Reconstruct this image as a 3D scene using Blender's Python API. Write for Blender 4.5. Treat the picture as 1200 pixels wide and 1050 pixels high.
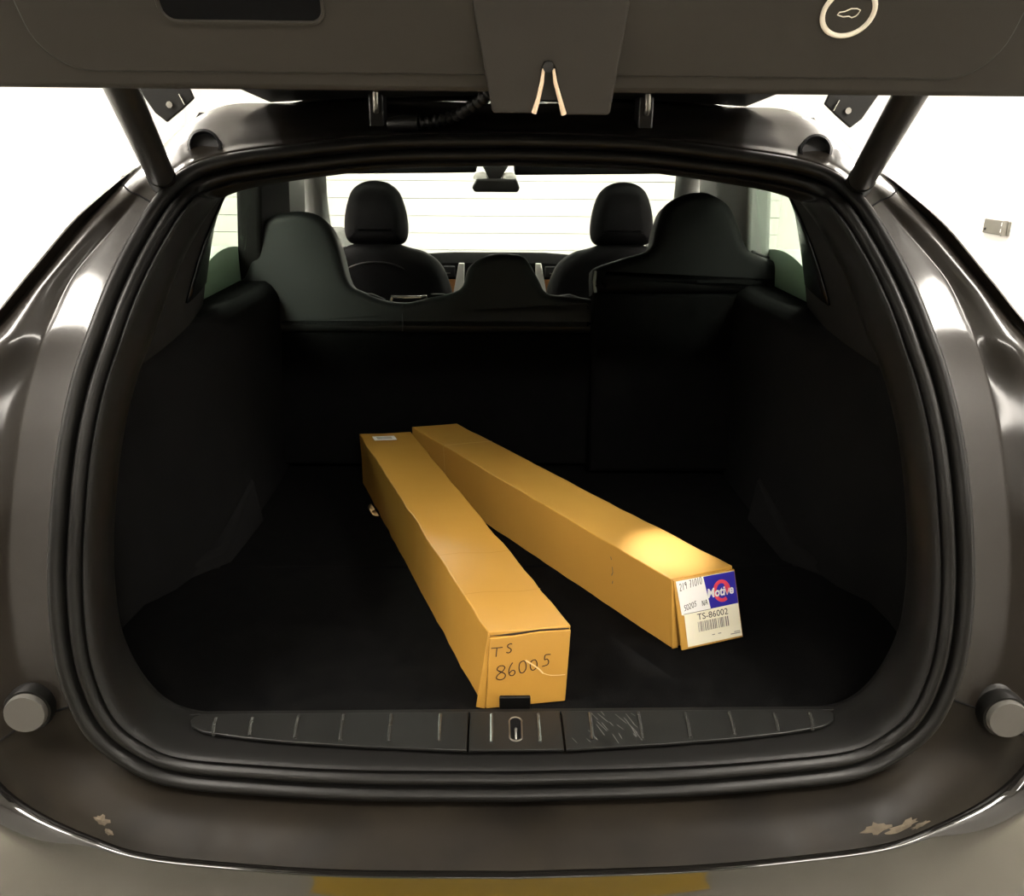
import bpy, bmesh, math, random
import numpy as np
from mathutils import Vector, Matrix

random.seed(7)
scene = bpy.context.scene
for o in list(bpy.data.objects):
    bpy.data.objects.remove(o)

# ------------------------------------------------------------------ camera
F_PX = 942.0
PITCH, YAW, ROLL = math.radians(20.4), math.radians(1.4), math.radians(0.45)
cam_loc = Vector((-0.03, 0.0, 1.5))
fw = Vector((math.sin(YAW) * math.cos(PITCH), math.cos(YAW) * math.cos(PITCH), -math.sin(PITCH)))
rt = fw.cross(Vector((0, 0, 1))).normalized()
up = rt.cross(fw)
r2 = rt * math.cos(ROLL) + up * math.sin(ROLL)
u2 = up * math.cos(ROLL) - rt * math.sin(ROLL)
cd = bpy.data.cameras.new('camera')
cam = bpy.data.objects.new('camera', cd)
scene.collection.objects.link(cam)
cd.sensor_fit = 'HORIZONTAL'
cd.sensor_width = 36.0
cd.lens = F_PX / 1200.0 * 36.0
cd.clip_start = 0.02
m = Matrix((r2, u2, -fw)).transposed().to_4x4()
m.translation = cam_loc
cam.matrix_world = m
scene.camera = cam

# ------------------------------------------------------------------ world and exposure
world = bpy.data.worlds.new('world')
scene.world = world
world.use_nodes = True
world.node_tree.nodes['Background'].inputs[0].default_value = (1.0, 0.97, 0.92, 1)
world.node_tree.nodes['Background'].inputs[1].default_value = 0.05
vs = scene.view_settings
vs.view_transform = 'Standard'
vs.look = 'None'
vs.gamma = 1.0
vs.use_curve_mapping = False
vs.exposure = 1.15
LAMP = 30.0          # radiance of the ceiling light diffusers

# ------------------------------------------------------------------ materials
def mat(name, col, rough=0.5, metallic=0.0, spec=0.5, coat=0.0, coat_rough=0.1, noise=None, bump=None,
        rough_noise=None, sheen=0.0, emit=None):
    """col linear rgb; noise=(scale, amount, colour2); bump=(scale, strength, distance)"""
    mt = bpy.data.materials.new(name)
    mt.use_nodes = True
    nt = mt.node_tree
    b = nt.nodes['Principled BSDF']
    b.inputs['Base Color'].default_value = (*col, 1)
    b.inputs['Roughness'].default_value = rough
    b.inputs['Metallic'].default_value = metallic
    b.inputs['Specular IOR Level'].default_value = spec
    b.inputs['Coat Weight'].default_value = coat
    b.inputs['Coat Roughness'].default_value = coat_rough
    b.inputs['Sheen Weight'].default_value = sheen
    if emit:
        b.inputs['Emission Color'].default_value = (*emit[0], 1)
        b.inputs['Emission Strength'].default_value = emit[1]
    tc = nt.nodes.new('ShaderNodeTexCoord')
    if noise:
        sc, amt, c2 = noise
        n = nt.nodes.new('ShaderNodeTexNoise')
        n.inputs['Scale'].default_value = sc
        n.inputs['Detail'].default_value = 6
        r = nt.nodes.new('ShaderNodeValToRGB')
        r.color_ramp.elements[0].position = 0.5 - amt / 2
        r.color_ramp.elements[1].position = 0.5 + amt / 2
        r.color_ramp.elements[0].color = (*col, 1)
        r.color_ramp.elements[1].color = (*c2, 1)
        nt.links.new(tc.outputs['Object'], n.inputs['Vector'])
        nt.links.new(n.outputs['Fac'], r.inputs['Fac'])
        nt.links.new(r.outputs['Color'], b.inputs['Base Color'])
    if bump:
        sc, st, di = bump
        n = nt.nodes.new('ShaderNodeTexNoise')
        n.inputs['Scale'].default_value = sc
        n.inputs['Detail'].default_value = 4
        bp = nt.nodes.new('ShaderNodeBump')
        bp.inputs['Strength'].default_value = st
        bp.inputs['Distance'].default_value = di
        nt.links.new(tc.outputs['Object'], n.inputs['Vector'])
        nt.links.new(n.outputs['Fac'], bp.inputs['Height'])
        nt.links.new(bp.outputs['Normal'], b.inputs['Normal'])
    if rough_noise:
        sc, lo, hi = rough_noise
        n = nt.nodes.new('ShaderNodeTexNoise')
        n.inputs['Scale'].default_value = sc
        n.inputs['Detail'].default_value = 5
        mr = nt.nodes.new('ShaderNodeMapRange')
        mr.inputs['From Min'].default_value = 0.3
        mr.inputs['From Max'].default_value = 0.7
        mr.inputs['To Min'].default_value = lo
        mr.inputs['To Max'].default_value = hi
        nt.links.new(tc.outputs['Object'], n.inputs['Vector'])
        nt.links.new(n.outputs['Fac'], mr.inputs['Value'])
        nt.links.new(mr.outputs['Result'], b.inputs['Roughness'])
    return mt

def glass_mat(name, tint, gloss=0.06, rough=0.02):
    mt = bpy.data.materials.new(name)
    mt.use_nodes = True
    nt = mt.node_tree
    nt.nodes.clear()
    out = nt.nodes.new('ShaderNodeOutputMaterial')
    t = nt.nodes.new('ShaderNodeBsdfTransparent')
    t.inputs['Color'].default_value = (*tint, 1)
    g = nt.nodes.new('ShaderNodeBsdfGlossy')
    g.inputs['Roughness'].default_value = rough
    mx = nt.nodes.new('ShaderNodeMixShader')
    mx.inputs['Fac'].default_value = gloss
    nt.links.new(t.outputs[0], mx.inputs[1])
    nt.links.new(g.outputs[0], mx.inputs[2])
    nt.links.new(mx.outputs[0], out.inputs['Surface'])
    return mt

M = {}
M['paint'] = mat('dark_bronze_black_paint', (0.009, 0.0072, 0.0055), 0.4, 0.0, 0.14, 0.45, 0.12, rough_noise=(6, 0.36, 0.45))
M['gloss'] = mat('glossy_black_bumper_paint', (0.006, 0.0055, 0.005), 0.08, 0.0, 0.5, 0.4, 0.02)
M['ledge'] = mat('dusty_black_bumper_plastic', (0.006, 0.005, 0.004), 0.5, 0.0, 0.09, noise=(9, 0.35, (0.013, 0.0105, 0.0075)), rough_noise=(14, 0.38, 0.6))
M['rubber'] = mat('black_rubber', (0.005, 0.0048, 0.0044), 0.42, spec=0.22, bump=(300, 0.05, 0.001))
M['rubber_pad'] = mat('grey_rubber', (0.055, 0.052, 0.046), 0.65)
M['plastic'] = mat('black_grained_plastic', (0.006, 0.0058, 0.0055), 0.48, spec=0.2, bump=(700, 0.12, 0.0006))
M['scuff'] = mat('dark_satin_scuff_plate', (0.010, 0.010, 0.0095), 0.34, spec=0.3, rough_noise=(30, 0.28, 0.42))
M['lid'] = mat('charcoal_trim_plastic', (0.024, 0.021, 0.0178), 0.6, spec=0.25, bump=(900, 0.15, 0.0005))
M['lid_dark'] = mat('black_handle_cup', (0.010, 0.010, 0.011), 0.5)
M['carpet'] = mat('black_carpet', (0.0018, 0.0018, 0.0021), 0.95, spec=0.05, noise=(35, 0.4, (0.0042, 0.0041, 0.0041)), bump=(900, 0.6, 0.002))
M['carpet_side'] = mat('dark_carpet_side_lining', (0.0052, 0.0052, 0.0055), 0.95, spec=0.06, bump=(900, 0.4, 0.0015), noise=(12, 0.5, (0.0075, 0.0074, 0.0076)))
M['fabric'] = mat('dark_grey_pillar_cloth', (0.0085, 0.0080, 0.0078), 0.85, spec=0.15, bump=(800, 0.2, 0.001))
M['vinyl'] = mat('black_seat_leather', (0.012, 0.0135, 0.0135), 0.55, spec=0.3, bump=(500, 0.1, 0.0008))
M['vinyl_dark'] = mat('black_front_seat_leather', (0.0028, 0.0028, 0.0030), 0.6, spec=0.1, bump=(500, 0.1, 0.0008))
M['dark_glass'] = mat('blacked_out_glass', (0.004, 0.004, 0.005), 0.25, spec=0.3)
M['metal'] = mat('bright_metal', (0.7, 0.69, 0.66), 0.25, 1.0)
M['steel'] = mat('dull_steel', (0.30, 0.29, 0.26), 0.4, 1.0)
M['copper'] = mat('bright_zinc_latch', (0.85, 0.66, 0.48), 0.35, 0.3)
M['black'] = mat('black_paint_part', (0.008, 0.008, 0.008), 0.35)
M['cup'] = mat('black_tube_paint', (0.012, 0.0115, 0.011), 0.38)
M['wood'] = mat('brown_wood_trim', (0.30, 0.13, 0.045), 0.4, noise=(20, 0.6, (0.22, 0.09, 0.03)))
M['silver'] = mat('pale_silver_trim', (0.75, 0.73, 0.68), 0.35, 0.4)
M['cream'] = mat('pale_grey_plastic', (0.55, 0.54, 0.50), 0.6)
M['liner'] = mat('grey_headliner', (0.10, 0.10, 0.095), 0.9)
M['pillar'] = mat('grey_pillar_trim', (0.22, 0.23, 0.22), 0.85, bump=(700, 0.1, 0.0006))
M['ledge_green'] = mat('grey_green_window_ledge', (0.40, 0.45, 0.39), 0.6)
M['glass'] = glass_mat('clear_windshield_glass', (0.93, 0.97, 0.94))
M['tint'] = glass_mat('green_tinted_glass', (0.88, 0.96, 0.90))
M['ring'] = mat('ivory_button_ring', (0.72, 0.66, 0.56), 0.5)
M['wall'] = mat('white_painted_wall', (0.90, 0.89, 0.87), 0.7, spec=0.2, bump=(60, 0.03, 0.002))
M['back'] = mat('dark_wall_to_dim_reflections', (0.10, 0.085, 0.065), 0.8, spec=0.2)
M['dash'] = mat('matte_black_dash', (0.004, 0.004, 0.004), 0.95, spec=0.05)
M['recess_seam_black'] = mat('recess_shade_and_seam_black', (0.0025, 0.0025, 0.003), 0.8, spec=0.1)  # shade of the pull cup and slot put into the colour; also seams
M['bracket'] = mat('grey_bracket_paint', (0.16, 0.155, 0.13), 0.5)
M['panel'] = mat('white_door_panel', (0.90, 0.90, 0.88), 0.6, spec=0.2)
M['joint'] = mat('grey_panel_joint', (0.34, 0.35, 0.36), 0.8)
M['floor'] = mat('olive_grey_concrete', (0.30, 0.285, 0.23), 0.5, noise=(3, 0.6, (0.38, 0.36, 0.30)), bump=(40, 0.05, 0.002))
M['yellow'] = mat('yellow_for_bumper_reflection', (0.55, 0.34, 0.02), 0.5)
M['tyre'] = mat('black_tyre_rubber', (0.012, 0.012, 0.012), 0.8)
M['lamp'] = mat('lamp_diffuser', (0.9, 0.9, 0.9), 0.5, emit=((1.0, 0.93, 0.83), LAMP))
M['lamp_body'] = mat('white_lamp_housing', (0.8, 0.8, 0.78), 0.5)
M['paper'] = mat('white_paper', (0.93, 0.92, 0.90), 0.6, spec=0.3)
M['cream_paper'] = mat('pale_cream_paper', (0.92, 0.88, 0.70), 0.6, spec=0.3)
M['ink'] = mat('black_ink', (0.012, 0.010, 0.010), 0.6)
M['marker'] = mat('dark_marker_ink', (0.035, 0.016, 0.010), 0.6)
M['grey_ink'] = mat('grey_ink', (0.16, 0.14, 0.13), 0.7)
M['blue'] = mat('blue_print', (0.028, 0.022, 0.36), 0.5)
M['red'] = mat('red_print', (0.75, 0.06, 0.10), 0.5)
M['white_ink'] = mat('white_print', (0.85, 0.85, 0.85), 0.5)
M['scrape'] = mat('torn_pale_board', (0.72, 0.50, 0.24), 0.8)
M['crease'] = mat('dark_board_crease', (0.36, 0.19, 0.035), 0.7)
M['ridge'] = mat('satin_ridge', (0.03, 0.03, 0.028), 0.25, spec=0.7)
M['scratch'] = mat('pale_scratch', (0.10, 0.10, 0.095), 0.6)
M['mud'] = mat('dried_mud', (0.085, 0.066, 0.042), 0.9, noise=(60, 0.6, (0.04, 0.031, 0.02)), bump=(120, 0.6, 0.003))

def cardboard(name, c1, c2):
    mt = mat(name, c1, 0.34, spec=0.5, noise=(5, 0.7, c2), bump=(45, 0.10, 0.002))
    return mt
M['board'] = cardboard('brown_cardboard', (0.48, 0.255, 0.046), (0.41, 0.215, 0.038))
M['board2'] = cardboard('tan_cardboard', (0.56, 0.31, 0.062), (0.50, 0.27, 0.052))

# ------------------------------------------------------------------ builders
COL = scene.collection

def link(name, me, mt, parent=None, smooth=None):
    o = bpy.data.objects.new(name, me)
    COL.objects.link(o)
    if mt is not None:
        me.materials.append(M[mt] if isinstance(mt, str) else mt)
    if smooth is not None:
        for p in me.polygons:
            p.use_smooth = True
        me.set_sharp_from_angle(angle=math.radians(smooth))
    if parent is not None:
        o.parent = parent
        if parent.type == 'EMPTY':
            o.matrix_parent_inverse = Matrix.Translation(-parent.location)
    return o

def mk(name, verts, faces, mt, parent=None, smooth=35, recalc=True):
    me = bpy.data.meshes.new(name)
    me.from_pydata([tuple(map(float, v)) for v in verts], [], faces)
    me.update()
    if recalc:
        bm = bmesh.new(); bm.from_mesh(me)
        bmesh.ops.recalc_face_normals(bm, faces=bm.faces)
        bm.to_mesh(me); bm.free()
    return link(name, me, mt, parent, smooth)

class MB:
    """collects verts/faces into one mesh"""
    def __init__(self): self.v = []; self.f = []
    def add(self, vs, fs):
        n = len(self.v); self.v += [tuple(map(float, p)) for p in vs]; self.f += [tuple(i + n for i in f) for f in fs]; return self
    def box(self, c, s, rot=None):
        vs = []
        for k in range(8):
            p = Vector(((k & 1) - .5, ((k >> 1) & 1) - .5, ((k >> 2) & 1) - .5))
            p = Vector((p.x * s[0], p.y * s[1], p.z * s[2]))
            if rot is not None: p = rot @ p
            vs.append(Vector(c) + p)
        return self.add(vs, [(0, 2, 3, 1), (4, 5, 7, 6), (0, 1, 5, 4), (2, 6, 7, 3), (0, 4, 6, 2), (1, 3, 7, 5)])
    def hexa(self, b, t):
        return self.add(list(b) + list(t), [(3, 2, 1, 0), (4, 5, 6, 7), (0, 1, 5, 4), (1, 2, 6, 5), (2, 3, 7, 6), (3, 0, 4, 7)])
    def tube(self, pts, r, n=12, cap=True, closed=False):
        pts = [Vector(p) for p in pts]
        k = len(pts)
        rs = r if hasattr(r, '__len__') else [r] * k
        vs = []; prev = None
        for i, p in enumerate(pts):
            a = pts[i - 1] if (i > 0 or closed) else p
            b = pts[(i + 1) % k] if (i < k - 1 or closed) else p
            t = (b - a).normalized()
            if prev is None:
                h = Vector((0, 0, 1)) if abs(t.z) < .9 else Vector((1, 0, 0))
                x = t.cross(h).normalized()
            else:
                x = (prev - t * prev.dot(t)).normalized()
            prev = x; y = t.cross(x)
            for j in range(n):
                an = 2 * math.pi * j / n
                vs.append(p + (x * math.cos(an) + y * math.sin(an)) * rs[i])
        fs = []
        for i in range(k if closed else k - 1):
            i2 = (i + 1) % k
            for j in range(n):
                fs.append((i * n + j, i * n + (j + 1) % n, i2 * n + (j + 1) % n, i2 * n + j))
        if cap and not closed:
            fs.append(tuple(range(n))[::-1]); fs.append(tuple((k - 1) * n + j for j in range(n)))
        return self.add(vs, fs)
    def lathe(self, prof, c, axis, n=28):
        """prof: (radius, height) along axis from c"""
        ax = Vector(axis).normalized()
        h = Vector((0, 0, 1)) if abs(ax.z) < .9 else Vector((1, 0, 0))
        x = ax.cross(h).normalized(); y = ax.cross(x)
        vs = []
        for (r, z) in prof:
            for j in range(n):
                an = 2 * math.pi * j / n
                vs.append(Vector(c) + ax * z + (x * math.cos(an) + y * math.sin(an)) * max(r, 1e-5))
        fs = []
        for i in range(len(prof) - 1):
            for j in range(n):
                fs.append((i * n + j, i * n + (j + 1) % n, (i + 1) * n + (j + 1) % n, (i + 1) * n + j))
        fs.append(tuple(range(n))[::-1]); fs.append(tuple((len(prof) - 1) * n + j for j in range(n)))
        return self.add(vs, fs)
    def prism(self, poly, d):
        """poly: 3d points, extruded by vector d"""
        k = len(poly); d = Vector(d)
        vs = [Vector(p) for p in poly] + [Vector(p) + d for p in poly]
        fs = [tuple(range(k))[::-1], tuple(range(k, 2 * k))] + [(i, (i + 1) % k, k + (i + 1) % k, k + i) for i in range(k)]
        return self.add(vs, fs)
    def grid(self, rows, thick=None):
        """rows: list of equal-length point rows"""
        nr, nc = len(rows), len(rows[0])
        vs = [p for r in rows for p in r]
        fs = [(i * nc + j, i * nc + j + 1, (i + 1) * nc + j + 1, (i + 1) * nc + j) for i in range(nr - 1) for j in range(nc - 1)]
        return self.add(vs, fs)
    def build(self, name, mt, parent=None, smooth=35, bevel=None, solid=None):
        o = mk(name, self.v, self.f, mt, parent, smooth)
        if solid:
            s = o.modifiers.new('solid', 'SOLIDIFY'); s.thickness = solid; s.offset = 0
        if bevel:
            b = o.modifiers.new('bevel', 'BEVEL'); b.width = bevel; b.segments = 3; b.limit_method = 'ANGLE'; b.angle_limit = math.radians(40)
        return o

def crom(P, per, closed=False):
    P = np.array(P, float); n = len(P); out = []
    segs = n if closed else n - 1
    for i in range(segs):
        if closed:
            p0, p1, p2, p3 = P[i - 1], P[i], P[(i + 1) % n], P[(i + 2) % n]
        else:
            p1, p2 = P[i], P[i + 1]
            p0 = P[i - 1] if i > 0 else 2 * p1 - p2
            p3 = P[i + 2] if i + 2 < n else 2 * p2 - p1
        for k in range(per):
            t = k / per
            out.append(0.5 * ((2 * p1) + (-p0 + p2) * t + (2 * p0 - 5 * p1 + 4 * p2 - p3) * t * t + (-p0 + 3 * p1 - 3 * p2 + p3) * t ** 3))
    if not closed: out.append(P[-1])
    return np.array(out)

def thing(name, loc, label, cat, group=None):
    o = bpy.data.objects.new(name, None)
    COL.objects.link(o); o.location = loc; o.empty_display_size = 0.1
    o['label'] = label; o['category'] = cat
    if group: o['group'] = group
    return o

def struct(o):
    o['kind'] = 'structure'; return o

# ================================================================== THE GARAGE
XL, XR, YB, YF, ZC = -2.35, 2.25, -3.4, 6.62, 2.75
struct(MB().box(((XL + XR) / 2, (YB + YF) / 2, -0.05), (XR - XL + .4, YF - YB + .4, .1)).build('floor', 'floor'))
struct(MB().box(((XL + XR) / 2, (YB + YF) / 2, ZC + .05), (XR - XL + .4, YF - YB + .4, .1)).build('ceiling', 'wall'))
struct(MB().box((XL - .05, (YB + YF) / 2, ZC / 2), (.1, YF - YB + .2, ZC)).build('wall_left', 'wall'))
struct(MB().box((XR + .05, (YB + YF) / 2, ZC / 2), (.1, YF - YB + .2, ZC)).build('wall_right', 'wall'))
struct(MB().box(((XL + XR) / 2, YB - .05, ZC / 2), (XR - XL, .1, ZC)).build('wall_back', 'back'))  # unseen wall, coloured dark to dim the reflections on the car
wf = struct(MB().box(((XL + XR) / 2, YF + .055, ZC / 2), (XR - XL, .1, ZC)).build('wall_front', 'joint'))
PH = 0.1315
zz = 1.264 - PH * 9
for k in range(-1, 12):
    z0 = zz + (k - 0) * PH
    z1 = z0 + PH
    if k == 11: z1 = ZC
    a, b = max(z0 + .002, 0.0), min(z1 - .002, ZC)
    if b - a < .01: continue
    MB().box(((XL + XR) / 2, YF - .006, (a + b) / 2), (XR - XL, .03, b - a)).build('door_panel', 'panel', wf, bevel=.002)

def ceiling_light(x, y, lx, ly, label):
    t = thing('ceiling_light', (x, y, ZC), label, 'light', 'ceiling lights of the garage')
    MB().box((x, y, ZC - .03), (lx + .06, ly + .06, .06)).build('housing', 'lamp_body', t, bevel=.01)
    MB().box((x, y, ZC - .07), (lx, ly, .03)).build('diffuser', 'lamp', t, bevel=.008)
ceiling_light(-1.62, .52, 1.0, .42, 'white ceiling panel light over the plain wall side of the open tailgate')
ceiling_light(1.62, .52, 1.0, .42, 'white ceiling panel light over the bracket side of the open tailgate')
ceiling_light(-1.75, 3.3, .22, 1.6, 'long narrow ceiling light added to brighten the plain white wall')  # this and the next are added to whiten the side walls
ceiling_light(1.75, 3.3, .22, 1.6, 'long narrow ceiling light added to brighten the wall with the bracket')
ceiling_light(0.45, -1.25, 1.5, .20, 'white ceiling light crossways behind the open tailgate')
ceiling_light(0.0, 5.85, 1.5, .16, 'white ceiling light in front of the car by the panelled door')

st = MB().box((0.0, .25, .0015), (1.0, .10, .003)).build('reflection_stripe', 'yellow')  # unseen stripe, added to give the bumper its yellow reflection
st['label'] = 'yellow stripe added on the concrete floor for the bumper reflection'; st['category'] = 'added stripe'

wb = thing('wall_bracket', (XR, 3.70, 1.185), 'small grey metal bracket with two slots on white wall', 'bracket')
MB().box((XR - .006, 3.705, 1.185), (.012, .19, .062)).build('plate', 'bracket', wb, bevel=.003)
for dz in (-.014, .014):
    MB().box((XR - .0125, 3.655, 1.187 + dz), (.003, .016, .016)).build('slot', 'paper', wb, bevel=.002)
MB().box((XR - .022, 3.622, 1.187), (.022, .010, .066)).build('end_lip', 'steel', wb, bevel=.002)
MB().lathe([(.006, 0), (.006, .004), (.003, .006)], (XR - .012, 3.78, 1.172), (-1, 0, 0), 12).build('screw', 'black', wb)

# ================================================================== THE CAR
CAR = thing('car', (0, 3.0, 0), 'dark car with its tailgate raised and open carpeted cargo area', 'car')

# --- opening loop (right half), top centre to bottom centre
S_C = np.array([(0, 1.353, 1.521), (.2, 1.343, 1.516), (.352, 1.31, 1.50), (.435, 1.278, 1.487), (.48, 1.238, 1.468),
    (.503, 1.185, 1.434), (.526, 1.138, 1.384), (.544, 1.086, 1.328), (.5585, 1.045, 1.273), (.574, 1.015, 1.218),
    (.5845, .976, 1.148), (.590, .939, 1.069), (.5945, .910, .986), (.591, .885, .908), (.582, .872, .845),
    (.560, .864, .780), (.521, .865, .730), (.458, .857, .7035), (.340, .8435, .700), (.202, .8325, .700), (0, .830, .698)])
PER = 8
S_H = crom(S_C, PER)
NH = len(S_H)
IDX = np.linspace(0, 20, NH)
def outward(H):
    T = np.gradient(H, axis=0)
    O = np.stack([T[:, 2], np.zeros(len(H)), -T[:, 0]], 1)
    O /= np.linalg.norm(O, axis=1)[:, None]
    c = np.array([0, 0, 1.12])
    s = np.sign(((H - c) * O).sum(1)); s[s == 0] = 1
    return O * s[:, None]
O_H = outward(S_H)
O_H[0] = (0, 0, 1); O_H[-1] = (0, 0, -1)
def off(keys):
    """keys {index: (out, forward)} -> half loop offset from the opening loop"""
    ks = sorted(keys)
    a = np.interp(IDX, ks, [keys[k][0] for k in ks]); b = np.interp(IDX, ks, [keys[k][1] for k in ks])
    def sm(x):
        for _ in range(10):
            y = x.copy(); y[1:-1] = (x[:-2] + 2 * x[1:-1] + x[2:]) / 4; x = y
        return x
    c = np.interp(IDX, ks, [keys[k][2] if len(keys[k]) > 2 else 0.0 for k in ks])
    a, b, c = sm(a), sm(b), sm(c)
    return S_H + O_H * a[:, None] + np.array([0, 1.0, 0]) * b[:, None] + np.array([0, 0, 1.0]) * c[:, None]
def mir(H): return H * np.array([-1.0, 1, 1])
def ring(H): return np.concatenate([H, mir(H)[1:-1][::-1]])
def si(i): return int(round(i * PER))
def span(H, a, b, side):
    h = H if side > 0 else mir(H)
    return h[si(a):si(b) + 1]
def cross_smooth(loops, per=3, sharp=()):
    """insert smooth in-between loops (Catmull-Rom across the section)"""
    A = np.array(loops)
    return list(crom(A, per))

# weatherstrip: ridged rubber profile swept round the opening
prof = [(.004, .024), (.001, .010), (.000, -.002), (-.004, -.009), (-.010, -.010), (-.015, -.005), (-.018, .004), (-.0195, .009),
        (-.021, .003), (-.026, -.003), (-.032, -.002), (-.036, .005), (-.038, .011)]
rows = [ring(off({0: p, 20: p})) for p in prof]
rows = [np.concatenate([r, r[:1]]) for r in rows]
MB().grid(cross_smooth(rows, 2)).build('weatherstrip', 'rubber', CAR, 60)

# inner trim frame round the opening
T0 = off({0: (-.037, .012), 20: (-.037, .012)})
T1 = off({0: (-.042, .004), 20: (-.043, .004)})
T2 = off({0: (-.046, .02), 5: (-.048, .02), 14: (-.05, .02), 17: (-.047, .018), 20: (-.047, .018)})
T3 = off({0: (-.047, .06), 5: (-.055, .06), 8: (-.058, .06), 12: (-.05, .055), 14: (-.046, .055), 16: (-.046, .055), 17.5: (-.047, .06), 20: (-.048, .07)})
T4 = off({0: (-.045, .10), 5: (-.05, .10), 8: (-.050, .105), 11: (-.038, .105), 14: (-.034, .105), 15: (-.042, .10), 16: (-.046, .088), 17.5: (-.047, .095), 20: (-.048, .112)})
T5 = off({0: (-.02, .22), 4: (-.03, .2), 6: (-.035, .14), 9: (-.03, .13), 14: (-.010, .12), 15: (-.025, .105), 16: (-.02, .096), 17.5: (-.015, .098), 20: (-.012, .115)})
rows = cross_smooth([ring(T) for T in (T0, T1, T2, T3, T4, T5)], 3)
rows = [np.concatenate([r, r[:1]]) for r in rows]
MB().grid(rows).build('opening_trim', 'plastic', CAR, 50)

# painted jamb: loops going outward from under the seal
J0 = off({0: (.000, .020), 20: (.000, .016)})
J1 = off({0: (.006, .024), 14: (.006, .024), 17: (.006, .008), 20: (.006, .004)})
J2 = off({0: (.010, .07), 3: (.012, .06), 4: (.015, .045), 5: (.016, .030), 6: (.026, .028), 7: (.056, .034, -.008), 9: (.060, .034, -.01), 13: (.056, .030), 15: (.046, .012),
          16: (.016, -.005), 17: (.006, -.020), 20: (.004, -.022)})
J3 = off({0: (.022, .10), 3: (.026, .10), 4: (.024, .06), 5: (.024, .032), 6: (.034, .030), 7: (.066, .034, -.014), 9: (.078, .030, -.02), 13: (.080, .028), 15: (.074, .003),
          16: (.022, -.022), 17: (.010, -.042), 20: (.008, -.045)})
J4 = off({0: (.036, .16), 3: (.050, .17), 4: (.060, .14), 4.6: (.040, .06), 5.2: (.036, .030), 6: (.058, .020, -.006), 7: (.092, .014, -.026), 9: (.130, .008, -.04), 11: (.14, .006, -.02), 13: (.138, .008), 15: (.10, -.008, -.012),
          16: (.034, -.048, -.006), 17: (.022, -.068), 20: (.020, -.072)})
J5 = off({0: (.048, .21), 3: (.074, .24), 4: (.098, .24), 4.6: (.066, .12), 5.2: (.056, .05), 6: (.078, .032, -.010), 7: (.112, .030, -.032), 8: (.148, .030, -.046), 9: (.165, .030, -.05), 11: (.175, .024, -.03), 13: (.175, .02), 15: (.135, -.004, -.025),
          16: (.050, -.062, -.012), 17: (.031, -.083), 20: (.028, -.087)})
J6 = off({0: (.058, .30), 3: (.09, .34), 4: (.115, .34), 4.6: (.09, .20), 5.2: (.066, .08), 6: (.090, .05, -.010), 7: (.125, .05, -.034), 8: (.165, .06, -.05), 9: (.185, .06, -.05), 11: (.19, .055, -.03), 13: (.20, .05), 15: (.16, .02, -.025),
          16: (.055, -.06, -.012), 17: (.035, -.082), 20: (.032, -.086)})
J7 = J6.copy()
J7[:, 1] = np.maximum(J6[:, 1] + .12, 1.66)
J7[:, 0] = J6[:, 0] * 1.02 + 0.03 * (J6[:, 0] > .3)
side_loops = [J0, J1, J2, J3, J4, J5, J6, J7]
def jamb(a, b, side):
    return cross_smooth([span(L, a, b, side) for L in side_loops], 4)
QA, QB = 5.25, 14.5
for s in (1, -1):
    MB().grid(jamb(QA, QB, s)).build('rear_quarter_panel', 'paint', CAR, 60)
def fullspan(L, b):
    r = L[:si(b) + 1]
    return np.concatenate([mir(r)[1:][::-1], r])
MB().grid(cross_smooth([fullspan(L, QA) for L in side_loops], 4)).build('roof_rear_panel', 'paint', CAR, 60)

# thin dark glass edge strips outside each quarter panel
for s in (1, -1):
    a = span(J6, 5.4, 7.4, s); b = a + np.array([s * .010, .05, .010]); c = b + np.array([s * .004, .30, 0])
    MB().grid([a, b, c]).build('side_spoiler_strip', 'black', CAR, 60, solid=.006)

# bumper step pad (gutter and ledge) and glossy bumper cover
def lowspan(L, a):
    r = L[si(a):]
    return np.concatenate([r, mir(r)[:-1][::-1]])
BA = QB
PAD = MB().grid(cross_smooth([lowspan(L, BA) for L in (J0, J1, J2, J3, J4, J5)], 4)).build('bumper_step_pad', 'ledge', CAR, 60)
K0 = off({0: (.05, 0), 13: (.178, .022), 15: (.138, .004, -.025), 16: (.053, -.058, -.012), 17: (.032, -.080), 20: (.030, -.083)})
K1 = off({0: (.05, 0), 13: (.180, .010), 15: (.141, -.010, -.025), 16: (.054, -.068, -.012), 17: (.032, -.090), 20: (.030, -.094)})
K2 = off({0: (.05, 0), 13: (.19, .004), 15: (.152, -.018, -.025), 16: (.064, -.070, -.012), 17: (.040, -.091), 20: (.038, -.095)})
K3 = off({0: (.05, 0), 13: (.205, .008), 15: (.178, -.020, -.025), 16: (.10, -.068, -.012), 17: (.090, -.089), 20: (.090, -.093)})
K4 = off({0: (.05, 0), 13: (.22, .03), 15: (.23, .01), 16: (.18, -.055), 17: (.18, -.08), 20: (.19, -.085)})
K5 = off({0: (.05, 0), 13: (.23, .10), 15: (.32, .08), 16: (.34, -.03), 17: (.36, -.05), 20: (.38, -.055)})
MB().grid(cross_smooth([lowspan(L, BA) for L in (K0, K1, K2, K3, K4, K5)], 4)).build('bumper_cover', 'gloss', CAR, 60)

# dark seams between the painted panels
for s in (1, -1):
    for q, ls in ((QA, (J1, J2, J3, J4, J5, J6)), (QB, (J1, J2, J3, J4, J5, J6))):
        pts = crom([(L if s > 0 else mir(L))[si(q)] for L in ls], 4)
        MB().tube(pts, .0014, 6).build('panel_seam', 'recess_seam_black', CAR, 40)

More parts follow.
